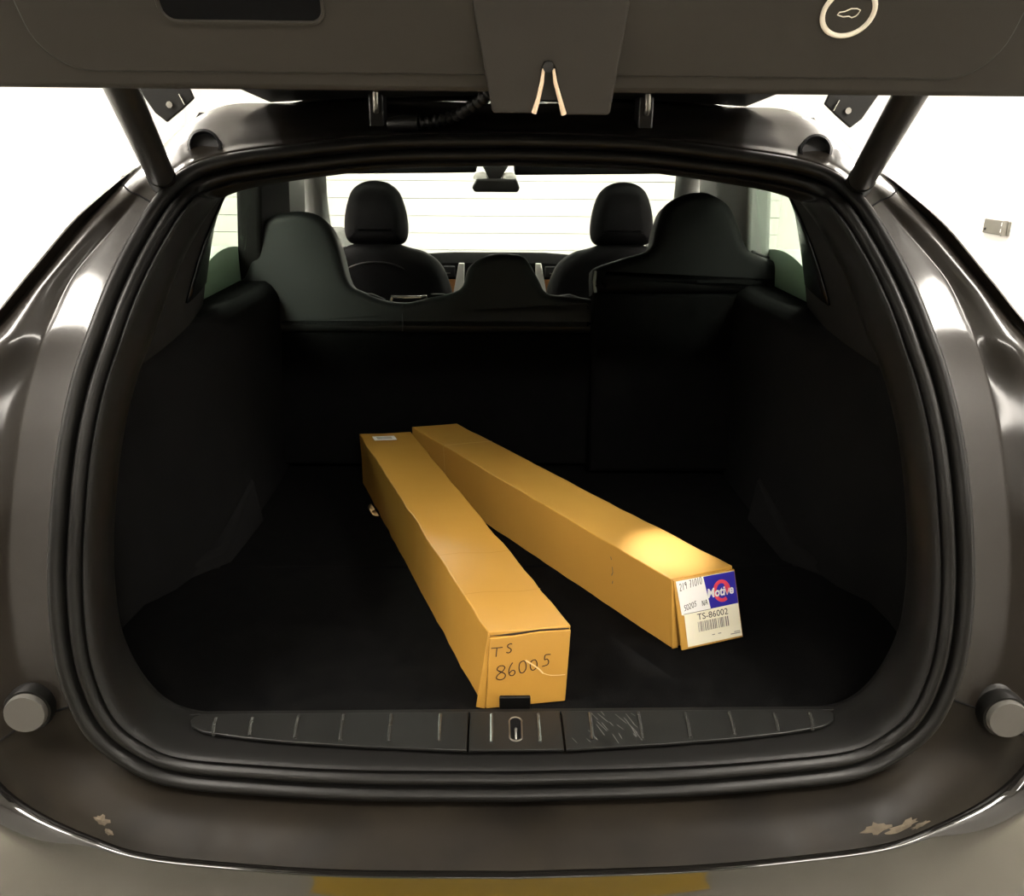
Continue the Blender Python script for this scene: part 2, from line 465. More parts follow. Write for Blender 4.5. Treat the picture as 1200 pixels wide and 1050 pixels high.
# dried mud smears on the ledge
def ledge_pt(i, q, s, d=.0012):
    LS = (J2, J3, J4, J5); k = min(int(q * 3), 2); f = q * 3 - k
    t = i * PER; a = int(t); g = t - a
    P = lambda L: (L[a] * (1 - g) + L[min(a + 1, NH - 1)] * g)
    p = P(LS[k]) * (1 - f) + P(LS[k + 1]) * f
    return np.array([p[0] * s, p[1] - d * .6, p[2] + d])
rm = random.Random(11)
for s, ci, cq, ri, rq in ((-1, 16.15, .72, .16, .10), (-1, 16.35, .84, .12, .07), (1, 16.55, .80, .34, .10), (1, 16.95, .68, .22, .13), (1, 16.3, .90, .2, .05)):
    rad = [rm.uniform(.55, 1.15) for _ in range(18)]
    rows_m = []
    for q in (0.02, .4, .75, 1.0):
        rows_m.append([ledge_pt(ci + ri * q * rad[k % 18] * math.cos(2 * math.pi * k / 18), min(cq + rq * q * rad[k % 18] * math.sin(2 * math.pi * k / 18), .99), s, .0022 * (1.02 - q)) for k in range(19)])
    MB().grid(rows_m).build('mud_smear', 'mud', PAD, 60)

# rubber bump stops
for s, (x, y, zc) in ((-1, (-.640, .915, .806)), (1, (.655, .905, .792))):
    ax = Vector((-.10 * s, -1, .12)).normalized()
    c = Vector((x, y, zc))
    bs = MB().lathe([(.040, .02), (.040, .034), (.036, .042), (.031, .046), (.031, .06), (.029, .066)], c - ax * .022, ax, 36).build('bump_stop', 'rubber', CAR, 40)
    MB().lathe([(.026, 0), (.026, .006), (.0245, .009)], c + ax * .043, ax, 36).build('pad', 'rubber_pad', bs, 40)

# --- sill scuff plates
def plate(poly, name, zt=.7475, th=.004, parent=CAR, mt='scuff', bevel=.001):
    return MB().prism([(x, y, zt - th) for x, y in poly], (0, 0, th)).build(name, mt, parent, 30, bevel=bevel)
SZ = .7555
outer = [(.066, .934), (.436, .934), (.446, .930), (.450, .922), (.445, .910), (.425, .898), (.37, .886), (.30, .876), (.2, .866), (.066, .857)]
for s in (-1, 1):
    p = plate([(x * s, y) for x, y in (outer if s > 0 else outer[::-1])], 'scuff_plate', SZ)
    for x in (.104, .172, .238, .300, .362, .412):
        ya, yb = .928 - .004 * (x > .3), .870 + .020 * max(0, (x - .2) / .25) + .004
        sk = .012 * (x / .4)
        MB().tube([(s * (x + sk * .3), ya, SZ), (s * (x + sk * .1), (ya + yb) / 2, SZ + .0006), (s * (x - sk * .3), yb, SZ)], .0028, 8).build('ridge', 'ridge', p, 40)
rs_ = random.Random(2); mbs = MB()
for _ in range(22):
    x = rs_.uniform(.075, .17); y = rs_.uniform(.872, .928); a = rs_.uniform(-.3, .3) - .5; l = rs_.uniform(.003, .012)
    dx, dy = l * math.sin(a), l * math.cos(a)
    mbs.grid([[(x - dx - .0005, y - dy, SZ + .0003), (x + dx - .0005, y + dy, SZ + .0003)], [(x - dx + .0005, y - dy, SZ + .0003), (x + dx + .0005, y + dy, SZ + .0003)]])
so_ = mbs.build('scratches', 'scratch', p, 30); so_['kind'] = 'stuff'
cp = plate([(-.063, .857), (.063, .857), (.063, .934), (-.063, .934)], 'latch_plate', SZ)
for x in (-.033, .032):
    MB().tube([(x, .927, SZ), (x, .871, SZ)], .0028, 8).build('ridge', 'ridge', cp, 40)
slot = [(.0085 * math.cos(a), .897 + .0155 * (1 if math.sin(a) >= 0 else -1) + .0085 * math.sin(a)) for a in np.linspace(0, 2 * math.pi, 24, endpoint=False)]
MB().prism([(x, y, SZ - .002) for x, y in slot], (0, 0, .0026)).build('striker_slot', 'recess_seam_black', cp, 30)  # solid plate, black in place of the shade inside the slot
MB().tube([(x, y, SZ + .0005) for x, y in slot], .0012, 6, closed=True).build('slot_rim', 'steel', cp, 40)
MB().tube([(.0, .876, SZ), (.0, .884, SZ + .003), (.0, .892, SZ + .004), (.0, .895, SZ + .002)], [.0016, .0018, .0028, .002], 8).build('striker', 'metal', cp, 40)
plate([(-.46, .936), (.46, .936), (.46, .944), (-.46, .944)], 'sill_edge_trim', .7525, .006, mt='plastic')

# --- cargo floor
FZ = .73
def carpet(name, poly, zt, th):
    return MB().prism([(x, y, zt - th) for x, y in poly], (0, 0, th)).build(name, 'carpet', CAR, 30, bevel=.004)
inner = [tuple(p[:2]) for p in span(T5, 14.0, 20, 1)[::-1]]
rearpoly = [(x + .0, y + .0) for x, y in inner] + [(.655, 1.06), (.665, 1.18), (.655, 1.40)]
rearpoly = rearpoly + [(-x, y) for x, y in rearpoly[1:][::-1]]
cf = carpet('cargo_floor', rearpoly, FZ, .03)
carpet('cargo_floor', [(-.655, 1.404), (.655, 1.404), (.655, 2.02), (-.655, 2.02)], FZ, .03)
# pull tab standing at the rear edge of the floor
tab = [(-.022, .958, FZ - .002), (.023, .958, FZ - .002), (.023, .954, FZ + .034), (-.022, .954, FZ + .034)]
MB().prism(tab, (0, .006, 0)).build('pull_tab', 'rubber', cf, 30, bevel=.002)
# tie-down ring near the right seat
td = MB().lathe([(.020, 0), (.019, .004), (.012, .007)], (.462, 1.945, FZ), (0, 0, 1), 20).build('tie_down', 'steel', CAR)
MB().tube([(.445, 1.94, FZ + .005), (.447, 1.94, FZ + .018), (.456, 1.94, FZ + .024), (.466, 1.94, FZ + .018), (.468, 1.94, FZ + .005)], .0025, 8).build('loop', 'metal', td)

# --- lower side linings with wheel arch bulge
ST = [(1.03, .615), (1.07, .652), (1.20, .662), (1.265, .655), (1.285, .640), (1.32, .618), (1.45, .578), (1.60, .556), (1.80, .552), (2.02, .56)]
for s in (1, -1):
    base = span(T5, 9.0, 14.5, s)
    npt = len(base)
    cols = [base]
    ztop = 1.205
    for (y, x) in ST:
        arch = 1 if y > 1.27 else 0
        col = []
        for j in range(npt):
            t = j / (npt - 1)
            # t=0 top, t=1 floor
            if arch:
                if t < .12: zq, xq = 1.19, .66 + (x - .66) * (t / .12) * .7
                elif t < .22: q = (t - .12) / .10; zq, xq = 1.19 - .05 * q, x + (.66 - x) * .3 * (1 - q) ** 2
                else: zq, xq = 1.14 + (FZ - .01 - 1.14) * (t - .22) / .78, x
            else:
                zq, xq = ztop + (FZ - .01 - ztop) * t, x
            yq = max(y, base[j][1] + .012 * (len(cols)))
            col.append((s * xq, yq, zq))
        cols.append(np.array(col))
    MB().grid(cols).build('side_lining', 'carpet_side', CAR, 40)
    # fabric toe of the wheel arch cover at floor level
    MB().hexa([(s * .66, 1.30, FZ - .005), (s * .545, 1.42, FZ - .005), (s * .535, 1.62, FZ - .005), (s * .66, 1.62, FZ - .005)],
              [(s * .64, 1.31, FZ + .035), (s * .567, 1.44, FZ + .02), (s * .548, 1.62, FZ + .10), (s * .66, 1.62, FZ + .10)]).build('arch_toe', 'carpet_side', CAR, 30, bevel=.008)
    # upper pillar lining
    top = span(T5, 3.5, 9.25, s)
    n = len(top)
    fwdc = np.array([(s * (.555 + (.64 - .555) * (j / (n - 1)) ** .8), 1.70, 1.50 + (1.185 - 1.50) * (j / (n - 1))) for j in range(n)])
    rows = []
    for k in range(9):
        q = k / 8
        bulge = math.sin(q * math.pi) * .012
        rr = top * (1 - q) + fwdc * q
        rr[:, 0] -= s * bulge
        rows.append(rr)
    MB().grid(rows).build('pillar_lining', 'fabric', CAR, 50)
    # dark fixed quarter glass set in the lining
    def lin(q, j):
        k = min(int(q * 8), 7); f = q * 8 - k
        jj = j * (n - 1); j0 = min(int(jj), n - 2); g = jj - j0
        p = (rows[k][j0] * (1 - g) + rows[k][j0 + 1] * g) * (1 - f) + (rows[k + 1][j0] * (1 - g) + rows[k + 1][j0 + 1] * g) * f
        return p + np.array([-s * .004, -.002, 0])
    gl = [[lin(.42 + .5 * a, .20 + .62 * b - .10 * a * (1 - b)) for b in np.linspace(0, 1, 7)] for a in np.linspace(0, 1, 7)]
    MB().grid(gl).build('quarter_glass', 'dark_glass', CAR, 50, solid=.004)

# --- body sides, roof, headliner, glass
for s in (1, -1):
    sx = s
    # side window and ledge
    MB().grid([[(sx * .655, 1.68, 1.18), (sx * .655, 2.06, 1.18)], [(sx * .585, 1.68, 1.49), (sx * .585, 2.06, 1.49)]]).build('side_window', 'tint', CAR, 30, solid=.004)
    ledge = [(sx * .66, 1.70 + .36 * t, 1.20 + .075 * math.sin(math.pi * (0.12 + .55 * t))) for t in np.linspace(0, 1, 13)]
    low = [(p[0], p[1], 1.0) for p in ledge]
    MB().grid([low, ledge, [(p[0] + sx * .05, p[1], p[2]) for p in ledge]]).build('window_ledge', 'ledge_green', CAR, 30, solid=.006)
    # rear door inner pillar and b pillar
    MB().prism([(sx * .625, 2.04, 1.0), (sx * .63, 2.42, 1.0), (sx * .60, 2.40, 1.50), (sx * .575, 2.02, 1.50)], (sx * .06, 0, 0)).build('door_pillar_trim', 'pillar' if s > 0 else 'fabric', CAR, 30, bevel=.012)  # right grey, left dark: uneven light put into the trim colour
    MB().prism([(sx * .63, 2.40, 1.0), (sx * .64, 2.66, 1.0), (sx * .60, 2.60, 1.50), (sx * .60, 2.38, 1.50)], (sx * .06, 0, 0)).build('b_pillar', 'black', CAR, 30, bevel=.012)
    # a pillar
    ap = crom([(sx * .615, 2.74, 1.505), (sx * .665, 3.0, 1.415), (sx * .722, 3.3, 1.265), (sx * .81, 3.85, 1.0)], 6)
    MB().tube(ap, .045, 12).build('a_pillar', 'pillar', CAR, 60)
    # outer door skins below the belt
    MB().box((sx * .83, 2.9, .68), (.22, 2.4, .92)).build('side_door', 'paint', CAR, 30, bevel=.05)
    MB().prism([(sx * .60, 1.64, 1.50), (sx * .60, 2.78, 1.50), (sx * .55, 2.78, 1.56), (sx * .55, 1.64, 1.56)], (sx * .03, 0, 0)).build('roof_rail', 'black', CAR, 30)
rr = []
for y in (1.60, 1.9, 2.3, 2.74):
    rr.append([(x, y, 1.60 - .10 * (abs(x) / .62) ** 3 - (.02 if y > 2.5 else 0)) for x in np.linspace(-.62, .62, 15)])
MB().grid(rr).build('roof_panel', 'paint', CAR, 50, solid=.006)
rr = []
for y in (1.50, 1.75, 2.2, 2.72):
    rr.append([(x, y, 1.548 - .06 * (abs(x) / .6) ** 3 - (.012 if y > 2.5 else 0)) for x in np.linspace(-.6, .6, 15)])
MB().grid(rr).build('headliner', 'liner', CAR, 50, solid=.008)
rr = []
for (y, zc, hw) in ((2.72, 1.565, .60), (2.95, 1.525, .63), (3.2, 1.44, .67), (3.55, 1.25, .74), (3.95, 1.02, .80)):
    rr.append([(x * hw, y - .10 * x * x, zc - .03 * x * x) for x in np.linspace(-1, 1, 13)])
MB().grid(rr).build('windshield', 'glass', CAR, 50, solid=.005)
MB().box((0, 4.75, .54), (1.7, 1.7, .46)).build('hood', 'paint', CAR, 30, bevel=.18)
MB().box((0, 2.6, .40), (1.5, 3.0, .24)).build('floor_pan', 'black', CAR, 30, bevel=.03)

# unseen lamp added under the headliner for the right carton's bright spot
dl = MB().box((.27, 1.63, 1.518), (.07, .04, .030)).build('added_spot_lamp', 'cream', CAR, 30, bevel=.004)
sp = bpy.data.lights.new('added_spot_beam', 'SPOT')
sp.energy = 42.0; sp.color = (1.0, .95, .86); sp.spot_size = math.radians(14); sp.spot_blend = 1.0; sp.shadow_soft_size = .012
so = bpy.data.objects.new('added_spot_beam', sp); COL.objects.link(so)
so.location = (.27, 1.63, 1.500); so.parent = dl
so.rotation_euler = (Vector((.268, 1.225, .855)) - so.location).to_track_quat('-Z', 'Y').to_euler()

# --- seats
def rings_pillow(outline, o, ex, ey, en, thick, rnd, nr=5, back=True):
    """rounded slab from a 2d outline; ex,ey plane axes, en toward the viewer side"""
    P = np.array(outline, float)
    a = (np.roll(P, -1, 0) * np.roll(P, 0, 0)[:, ::-1] * [1, -1]).sum()
    T = np.roll(P, -1, 0) - np.roll(P, 1, 0)
    Nn = np.stack([T[:, 1], -T[:, 0]], 1); Nn /= (np.linalg.norm(Nn, axis=1)[:, None] + 1e-9)
    area = 0.5 * np.sum(P[:, 0] * np.roll(P[:, 1], -1) - np.roll(P[:, 0], -1) * P[:, 1])
    if area < 0: Nn = -Nn
    loops = []
    def L(ins, d): return [Vector(o) + Vector(ex) * q[0] + Vector(ey) * q[1] + Vector(en) * d for q in (P - Nn * ins)]
    loops.append(L(rnd + .006, thick / 2))
    for k in range(nr + 1):
        an = math.pi / 2 * k / nr
        loops.append(L(rnd * (1 - math.sin(an)), thick / 2 - rnd * (1 - math.cos(an))))
    for k in range(nr + 1):
        an = math.pi / 2 * (1 - k / nr)
        loops.append(L(rnd * (1 - math.sin(an)), -thick / 2 + rnd * (1 - math.cos(an))))
    loops.append(L(rnd + .006, -thick / 2))
    n = len(P); mb = MB()
    vs = [p for l in loops for p in l]
    fs = []
    for i in range(len(loops) - 1):
        for j in range(n):
            fs.append((i * n + j, i * n + (j + 1) % n, (i + 1) * n + (j + 1) % n, (i + 1) * n + j))
    fs.append(tuple(range(n))[::-1]); fs.append(tuple((len(loops) - 1) * n + j for j in range(n)))
    mb.add(vs, fs); return mb

def resample(P, d, closed=True):
    P = [np.array(p, float) for p in P]; out = []
    n = len(P)
    for i in range(n if closed else n - 1):
        a, b = P[i], P[(i + 1) % n]
        k = max(1, int(np.linalg.norm(b - a) / d))
        out += [a + (b - a) * t / k for t in range(k)]
    return out

SL = .27
sn = Vector((0, -1, SL)).normalized(); sup = Vector((0, SL, 1)).normalized()
def seat_o(off_y): return Vector((0, 1.95 + off_y, .73))
LEN = math.sqrt(1 + SL * SL)
def sz(zv): return (zv - .73) * LEN
# left bench (two seats)
bench_top = [(-.715, 1.055), (-.722, 1.12), (-.700, 1.165), (-.650, 1.185), (-.634, 1.245), (-.612, 1.300), (-.570, 1.333), (-.50, 1.342), (-.447, 1.322),
             (-.416, 1.265), (-.392, 1.178), (-.352, 1.152), (-.30, 1.133), (-.245, 1.128), (-.200, 1.138), (-.115, 1.160), (-.092, 1.212), (-.048, 1.240), (-.003, 1.246), (.048, 1.236),
             (.082, 1.185), (.104, 1.152), (.16, 1.145), (.222, 1.136), (.231, 1.12), (.231, 1.055)]
def smooth_outline(pts, keep=1):
    P = [tuple(p) for p in crom(pts, 5)]
    a, b = P[-1], P[0]
    k = int(abs(a[0] - b[0]) / .03)
    P += [(a[0] + (b[0] - a[0]) * t / k, a[1] + (b[1] - a[1]) * t / k) for t in range(1, k)]
    return [(p[0], sz(p[1])) for p in P]
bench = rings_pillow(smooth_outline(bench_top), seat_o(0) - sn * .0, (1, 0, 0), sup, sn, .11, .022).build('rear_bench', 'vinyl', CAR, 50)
back_l = [(-.665, .735), (.208, .735), (.231, 1.056), (-.712, 1.056)]
rings_pillow([(x, sz(zv)) for x, zv in resample(back_l, .05)], seat_o(0), (1, 0, 0), sup, sn, .10, .012).build('carpet_back', 'carpet', bench, 40)
def on_seat(x, zv, off_y, d): return seat_o(off_y) + Vector((x, 0, 0)) + sup * sz(zv) + sn * d
MB().tube([on_seat(-.256, 1.058, 0, .0555), on_seat(-.256, 1.09, 0, .0562), on_seat(-.256, 1.122, 0, .050)], .0015, 6).build('seam', 'black', bench)
MB().tube([on_seat(-.288, 1.130, 0, .03), on_seat(-.284, 1.142, 0, .034), on_seat(-.27, 1.140, 0, .046), on_seat(-.24, 1.139, 0, .048), on_seat(-.212, 1.140, 0, .046), on_seat(-.20, 1.143, 0, .034), on_seat(-.197, 1.130, 0, .03)], .004, 8).build('release_loop', 'metal', bench)
# raised shoulder pads either side of the release loop and at the bench end
for x0, x1 in ((-.375, -.305), (-.19, -.13), (.115, .205)):
    MB().tube([on_seat(x0, 1.142 - .006 * (x0 > 0), 0, .022), on_seat((x0 + x1) / 2, 1.132, 0, .026), on_seat(x1, 1.126, 0, .022)], [.010, .020, .012], 10).build('shoulder_roll', 'vinyl_dark', bench, 50)
# right seat
OY = -.05
r_top = [(.213, 1.158), (.212, 1.205), (.222, 1.221), (.29, 1.243), (.352, 1.264), (.367, 1.313), (.387, 1.362), (.429, 1.388), (.463, 1.395), (.498, 1.392), (.547, 1.362),
         (.575, 1.304), (.598, 1.262), (.668, 1.234), (.722, 1.196), (.735, 1.165), (.72, 1.158)]
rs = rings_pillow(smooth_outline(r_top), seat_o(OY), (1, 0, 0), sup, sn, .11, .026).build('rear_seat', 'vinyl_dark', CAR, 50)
back_r = [(.208, .735), (.70, .735), (.722, 1.159), (.215, 1.159)]
rings_pillow([(x, sz(zv)) for x, zv in resample(back_r, .05)], seat_o(OY), (1, 0, 0), sup, sn, .10, .012).build('carpet_back', 'carpet', rs, 40)
MB().tube([on_seat(.219, 1.16, OY, .05), on_seat(.216, 1.185, OY, .05), on_seat(.22, 1.21, OY, .045)], .004, 8).build('piping', 'pillar', rs)
MB().box(on_seat(.633, 1.256, OY, .0), (.05, .04, .012), Matrix.Rotation(.35, 3, 'Y')).build('release_button', 'vinyl', rs, 30, bevel=.004)
# front seats
for s, cx in ((-1, -.455), (1, .438)):
    o = Vector((cx, 3.0, 0))
    t = Vector((0, .18, 1)).normalized(); nn = Vector((0, -1, .18)).normalized()
    half = [(0, 1.185), (.06, 1.182), (.12, 1.165), (.175, 1.15), (.225, 1.115), (.255, 1.06), (.275, .98), (.285, .85), (.28, .60)]
    outl = crom([(-x, zz_) for x, zz_ in half[::-1]] + half[1:], 4)
    fs_ = rings_pillow([(p[0], p[1] - .6) for p in outl], o + Vector((0, -.06, .6)), (1, 0, 0), t, nn, .15, .05).build('front_seat', 'vinyl_dark', CAR, 60)
    hd = [(0, 1.392), (.045, 1.385), (.082, 1.358), (.102, 1.31), (.112, 1.26), (.113, 1.21), (.098, 1.178), (.06, 1.168), (0, 1.166)]
    outl = crom(hd + [(-x, zz_) for x, zz_ in hd[1:-1][::-1]], 4, closed=True)
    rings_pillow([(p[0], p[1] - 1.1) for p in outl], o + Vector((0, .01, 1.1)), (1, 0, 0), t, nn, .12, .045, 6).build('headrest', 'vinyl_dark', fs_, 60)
    arc = [Vector((cx + x, 2.955 - .0, zz_)) for x, zz_ in ((-.17, .98), (-.13, 1.07), (-.05, 1.11), (.05, 1.11), (.13, 1.07), (.17, .98))]
    MB().tube([Vector(p) for p in crom([tuple(a) for a in arc], 4)], .0035, 6).build('seam', 'black', fs_)

# --- dashboard
dash_prof = [(3.42, .70), (3.42, .99), (3.44, 1.05), (3.50, 1.078), (3.65, 1.07), (3.95, 1.015), (3.95, .70)]
mb = MB(); rows = []
for x in np.linspace(-.80, .80, 25):
    dz = -.045 * max(0, (abs(x + .02) - .20) / .5) ** 1.2
    rows.append([(x, y, zv + (dz if zv > .9 else 0)) for y, zv in dash_prof])
mb.grid(rows); dash = mb.build('dashboard', 'dash', CAR, 40)
for x0, s in ((-.155, -1), (.150, 1)):
    MB().prism([(x0 - .0 , 3.415, .90), (x0 + s * .05, 3.415, .90), (x0 + s * .02, 3.412, 1.052), (x0 - s * .004, 3.412, 1.052)], (0, .02, 0)).build('silver_spear', 'silver', dash, 30, bevel=.003)
    MB().prism([(x0 + s * .035, 3.416, .86), (x0 + s * .22, 3.416, .86), (x0 + s * .22, 3.416, .985), (x0 + s * .022, 3.416, .985)], (0, .02, 0)).build('wood_trim', 'wood', dash, 30, bevel=.003)
    v = MB().box((x0 + s * .11, 3.414, 1.018), (.15, .01, .045)).build('air_vent', 'lid_dark', dash, 30, bevel=.008)
    MB().box((x0 + s * .10, 3.407, 1.012), (.09, .004, .004)).build('vane', 'steel', v, 30)
# --- mirror, map lamps, visors
mir_ = MB().prism([(-.100, 3.2, 1.345), (.062, 3.2, 1.345), (.070, 3.2, 1.36), (.058, 3.2, 1.392), (-.094, 3.2, 1.392), (-.112, 3.2, 1.36)], (0, .03, .004)).build('rear_view_mirror', 'black', CAR, 30, bevel=.006)
MB().prism([(-.045, 3.22, 1.39), (-.005, 3.22, 1.39), (.025, 3.22, 1.435), (.03, 3.22, 1.47), (-.075, 3.22, 1.47), (-.07, 3.22, 1.435)], (0, .03, .01)).build('mirror_mount', 'black', mir_, 30, bevel=.004)
for x in (-.078, .030):
    MB().lathe([(.030, 0), (.029, .010), (.022, .020), (.010, .026)], (x, 3.24, 1.392), (0, 0, 1), 20).build('sensor_cover', 'cream', mir_, 50)
for x0, x1 in ((-.60, -.09), (.045, .58)):
    MB().prism([(x0, 3.02, 1.412), (x1, 3.02, 1.420), (x1, 3.02, 1.475), (x0, 3.02, 1.475)], (0, .12, .01)).build('sun_visor', 'vinyl_dark', CAR, 30, bevel=.008)

# --- tailgate (raised)
TA, TB = np.array([.88, 1.55]), np.array([.50, 2.12])
tdir = (TB - TA) / np.linalg.norm(TB - TA)            # (y,z) up the panel
tn = np.array([-tdir[1], tdir[0]])                    # toward the viewer / down
def lidp(x, h, d=0.0):
    q = TA + tdir * h + tn * d
    return (x, q[0], q[1])
# h = distance up the panel, d toward camera
tg = MB().prism([lidp(-.66, 0.0), lidp(.66, 0.0), lidp(.66, .62), lidp(-.66, .62)], (0, .045, .03)).build('tailgate', 'lid', CAR, 30, bevel=.010)
# raised central trim field with rounded lower corners
def field(hw, h0, h1, r, d):
    pts = [(-hw, h1)]
    for a in np.linspace(math.pi, 1.5 * math.pi, 9): pts.append((-hw + r + r * math.cos(a), h0 + r + r * math.sin(a)))
    for a in np.linspace(1.5 * math.pi, 2 * math.pi, 9): pts.append((hw - r + r * math.cos(a), h0 + r + r * math.sin(a)))
    pts.append((hw, h1)); return pts
fp = field(.462, .0235, .60, .045, 0)
MB().prism([lidp(x, h, .0005) for x, h in fp], (0, tn[0] * .0022, tn[1] * .0022)).build('trim_panel', 'lid', tg, 30, bevel=.0008)
MB().tube([lidp(x, h, .0012) for x, h in fp], .0011, 5).build('panel_seam', 'lid_dark', tg, 40)
# pull handle cup: flat plate, the recess shade put into its black
hp = []
for a, cx_, ch in ((math.pi, -.320, .095), (1.5 * math.pi, -.198, .095)):
    for b in np.linspace(a, a + math.pi / 2, 6): hp.append((cx_ + .013 * math.cos(b), ch - .010 + .013 * math.sin(b)))
hp = hp + [(-.183, .15), (-.335, .15)]
MB().prism([lidp(x, h, .003) for x, h in hp], (0, tn[0] * .001, tn[1] * .001)).build('pull_cup', 'recess_seam_black', tg, 30)
MB().tube([lidp(x, h, .004) for x, h in hp], .0022, 6, closed=True).build('pull_cup_rim', 'lid', tg, 40)
# close button: ring and car outline
bc = (.298, .087)
ringp = [lidp(bc[0] + .0235 * math.cos(a), bc[1] + .0215 * math.sin(a), .0035) for a in np.linspace(0, 2 * math.pi, 40, endpoint=False)]
MB().tube(ringp, .0024, 8, closed=True).build('button_ring', 'ring', tg, 50)
MB().prism([lidp(bc[0] + .021 * math.cos(a), bc[1] + .019 * math.sin(a), .0025) for a in np.linspace(0, 2 * math.pi, 32, endpoint=False)], (0, tn[0] * .001, tn[1] * .001)).build('close_button', 'lid', tg, 30)
car_i = [(-.0095, .000), (-.0085, .0022), (-.004, .003), (.001, .0055), (.006, .0056), (.0095, .0042), (.0085, .001), (.007, -.001), (.004, -.0022), (.001, -.001), (-.004, -.0016), (-.007, -.0008)]
MB().tube([lidp(bc[0] + x * 1.05, bc[1] - .002 + h * 1.05, .0042) for x, h in car_i], .00055, 5, closed=True).build('car_icon', 'ring', tg, 40)
# latch cover with its notch
LA, LB = np.array([.865, 1.50]), np.array([.80, 1.70])
ld = (LB - LA) / np.linalg.norm(LB - LA); ln = np.array([-ld[1], ld[0]])
def latp(x, zv, d=0.0):
    h = (zv - LA[1]) / ld[1]; q = LA + ld * h + ln * d
    return (x, q[0], q[1])
notch_l = [(.0085, 1.5325), (.0125, 1.546), (.0155, 1.560), (.0165, 1.571), (.019, 1.577)]
notch_r = [(.025, 1.577), (.0285, 1.571), (.0305, 1.560), (.0355, 1.546), (.0405, 1.5315)]
poly = [(-.030, 1.5325)] + notch_l + notch_r + [(.083, 1.5315), (.085, 1.534), (.098, 1.66), (-.056, 1.66), (-.0315, 1.535)]
lc = MB().prism([latp(x, zv) for x, zv in poly], (0, .022, .01)).build('latch_cover', 'lid', tg, 30, bevel=.0022)
MB().hexa([latp(-.026, 1.540, -.02), latp(.079, 1.540, -.02), (.085, .92, 1.553), (-.032, .92, 1.553)],
          [latp(-.050, 1.65, -.02), latp(.092, 1.65, -.02), (.095, .90, 1.66), (-.053, .90, 1.66)]).build('latch_housing', 'lid_dark', tg, 30)
for sgn, P in ((-1, notch_l), (1, notch_r[::-1])):
    pts = [latp(x + sgn * -.0012, zv + .001, .001) for x, zv in P[:-1]]
    MB().tube(pts, [.0028, .0022, .0020, .0014], 8).build('latch_jaw', 'copper', tg, 50)
MB().lathe([(.005, 0), (.005, .008)], latp(.022, 1.574, -.004), (0, ln[0], ln[1]), 16).build('latch_pivot', 'lid_dark', tg, 40)
# upper skin and inner shell running back to the hinges
rows = []
for (y, zl, hw) in ((1.62, 1.592, .44), (1.45, 1.622, .49), (1.25, 1.69, .55), (1.05, 1.80, .62), (.80, 1.96, .66), (.53, 2.10, .67)):
    rows.append([(x * hw, y - .04 * (1 - abs(x) ** 2), zl + .012 * (1 - x * x)) for x in np.linspace(-1, 1, 13)])
MB().grid(rows).build('tailgate_shell', 'lid_dark', tg, 50, solid=.03)
MB().hexa([(-.64, .905, 1.562), (.64, .905, 1.562), (.62, .96, 1.60), (-.62, .96, 1.60)],
          [(-.66, .72, 1.90), (.66, .72, 1.90), (.64, .90, 1.88), (-.64, .90, 1.88)]).build('inner_frame', 'lid_dark', tg, 30, bevel=.01)
# gas struts
for s in (-1, 1):
    a = Vector((s * .503, 1.225, 1.452)); b = Vector((s * .4465, 1.0, 1.554)); d = (b - a)
    stt = MB().tube([a, a + d * .15, a + d * 1.5], [.017, .0185, .0185], 20).build('lift_strut', 'cup', CAR, 40)
    MB().tube([a - d * .06, a + d * .12], .0195, 20).build('end_boot', 'rubber', stt, 40)
    # perforated bracket behind the strut
    br = MB().prism([(s * .60, 1.40, 1.60), (s * .515, 1.40, 1.60), (s * .505, 1.40, 1.572), (s * .525, 1.40, 1.556), (s * .553, 1.40, 1.536), (s * .570, 1.40, 1.550)], (0, .006, 0)).build('hinge_bracket', 'black', CAR, 30, bevel=.002)
    MB().lathe([(.005, 0), (.005, .004)], (s * .544, 1.40, 1.562), (0, -1, 0), 14).build('bolt', 'metal', br, 40)
    MB().tube([(s * .526, 1.396, 1.578), (s * .519, 1.396, 1.562)], .0015, 6).build('rod', 'metal', br)
    # rubber plug in the roof channel
    MB().lathe([(.025, -.04), (.025, .006), (.021, .008), (.019, -.002), (.0, -.003)], (s * .474, 1.332, 1.500), (-.15 * s, -1, .25), 26).build('rubber_plug', 'lid_dark', CAR, 40)
    # hinge arm
    hx = s * .222
    hg = MB().box((hx, 1.455, 1.552), (.024, .05, .06)).build('hinge', 'black', CAR, 30, bevel=.003)
    MB().tube([(hx + .001, 1.428, 1.585), (hx + .001, 1.424, 1.562), (hx, 1.43, 1.556)], .005, 10).build('hinge_knuckle', 'steel', hg, 50)
# corrugated cable boot
cb = crom([(-.150, 1.40, 1.538), (-.115, 1.40, 1.543), (-.085, 1.38, 1.552), (-.060, 1.35, 1.564), (-.035, 1.32, 1.58)], 12)
MB().tube(cb, [.0085 + .0022 * math.sin(i * 1.5) for i in range(len(cb))], 12).build('cable_boot', 'rubber', CAR, 60)
MB().tube([(-.20, 1.41, 1.536), (-.175, 1.405, 1.538), (-.150, 1.40, 1.538)], [.010, .013, .012], 12).build('boot_end', 'black', CAR, 60)

# wheels
for s in (-1, 1):
    for y in (1.55, 4.55):
        w = MB().lathe([(.20, -.12), (.33, -.12), (.365, -.09), (.37, 0), (.365, .09), (.33, .12), (.20, .12)], (s * .82, y, .37), (1, 0, 0), 40).build('wheel', 'tyre', CAR, 40)
        MB().lathe([(.05, 0), (.20, .015), (.205, -.05), (.02, -.06)], (s * .92, y, .37), (s, 0, 0), 24).build('rim', 'steel', w, 40)

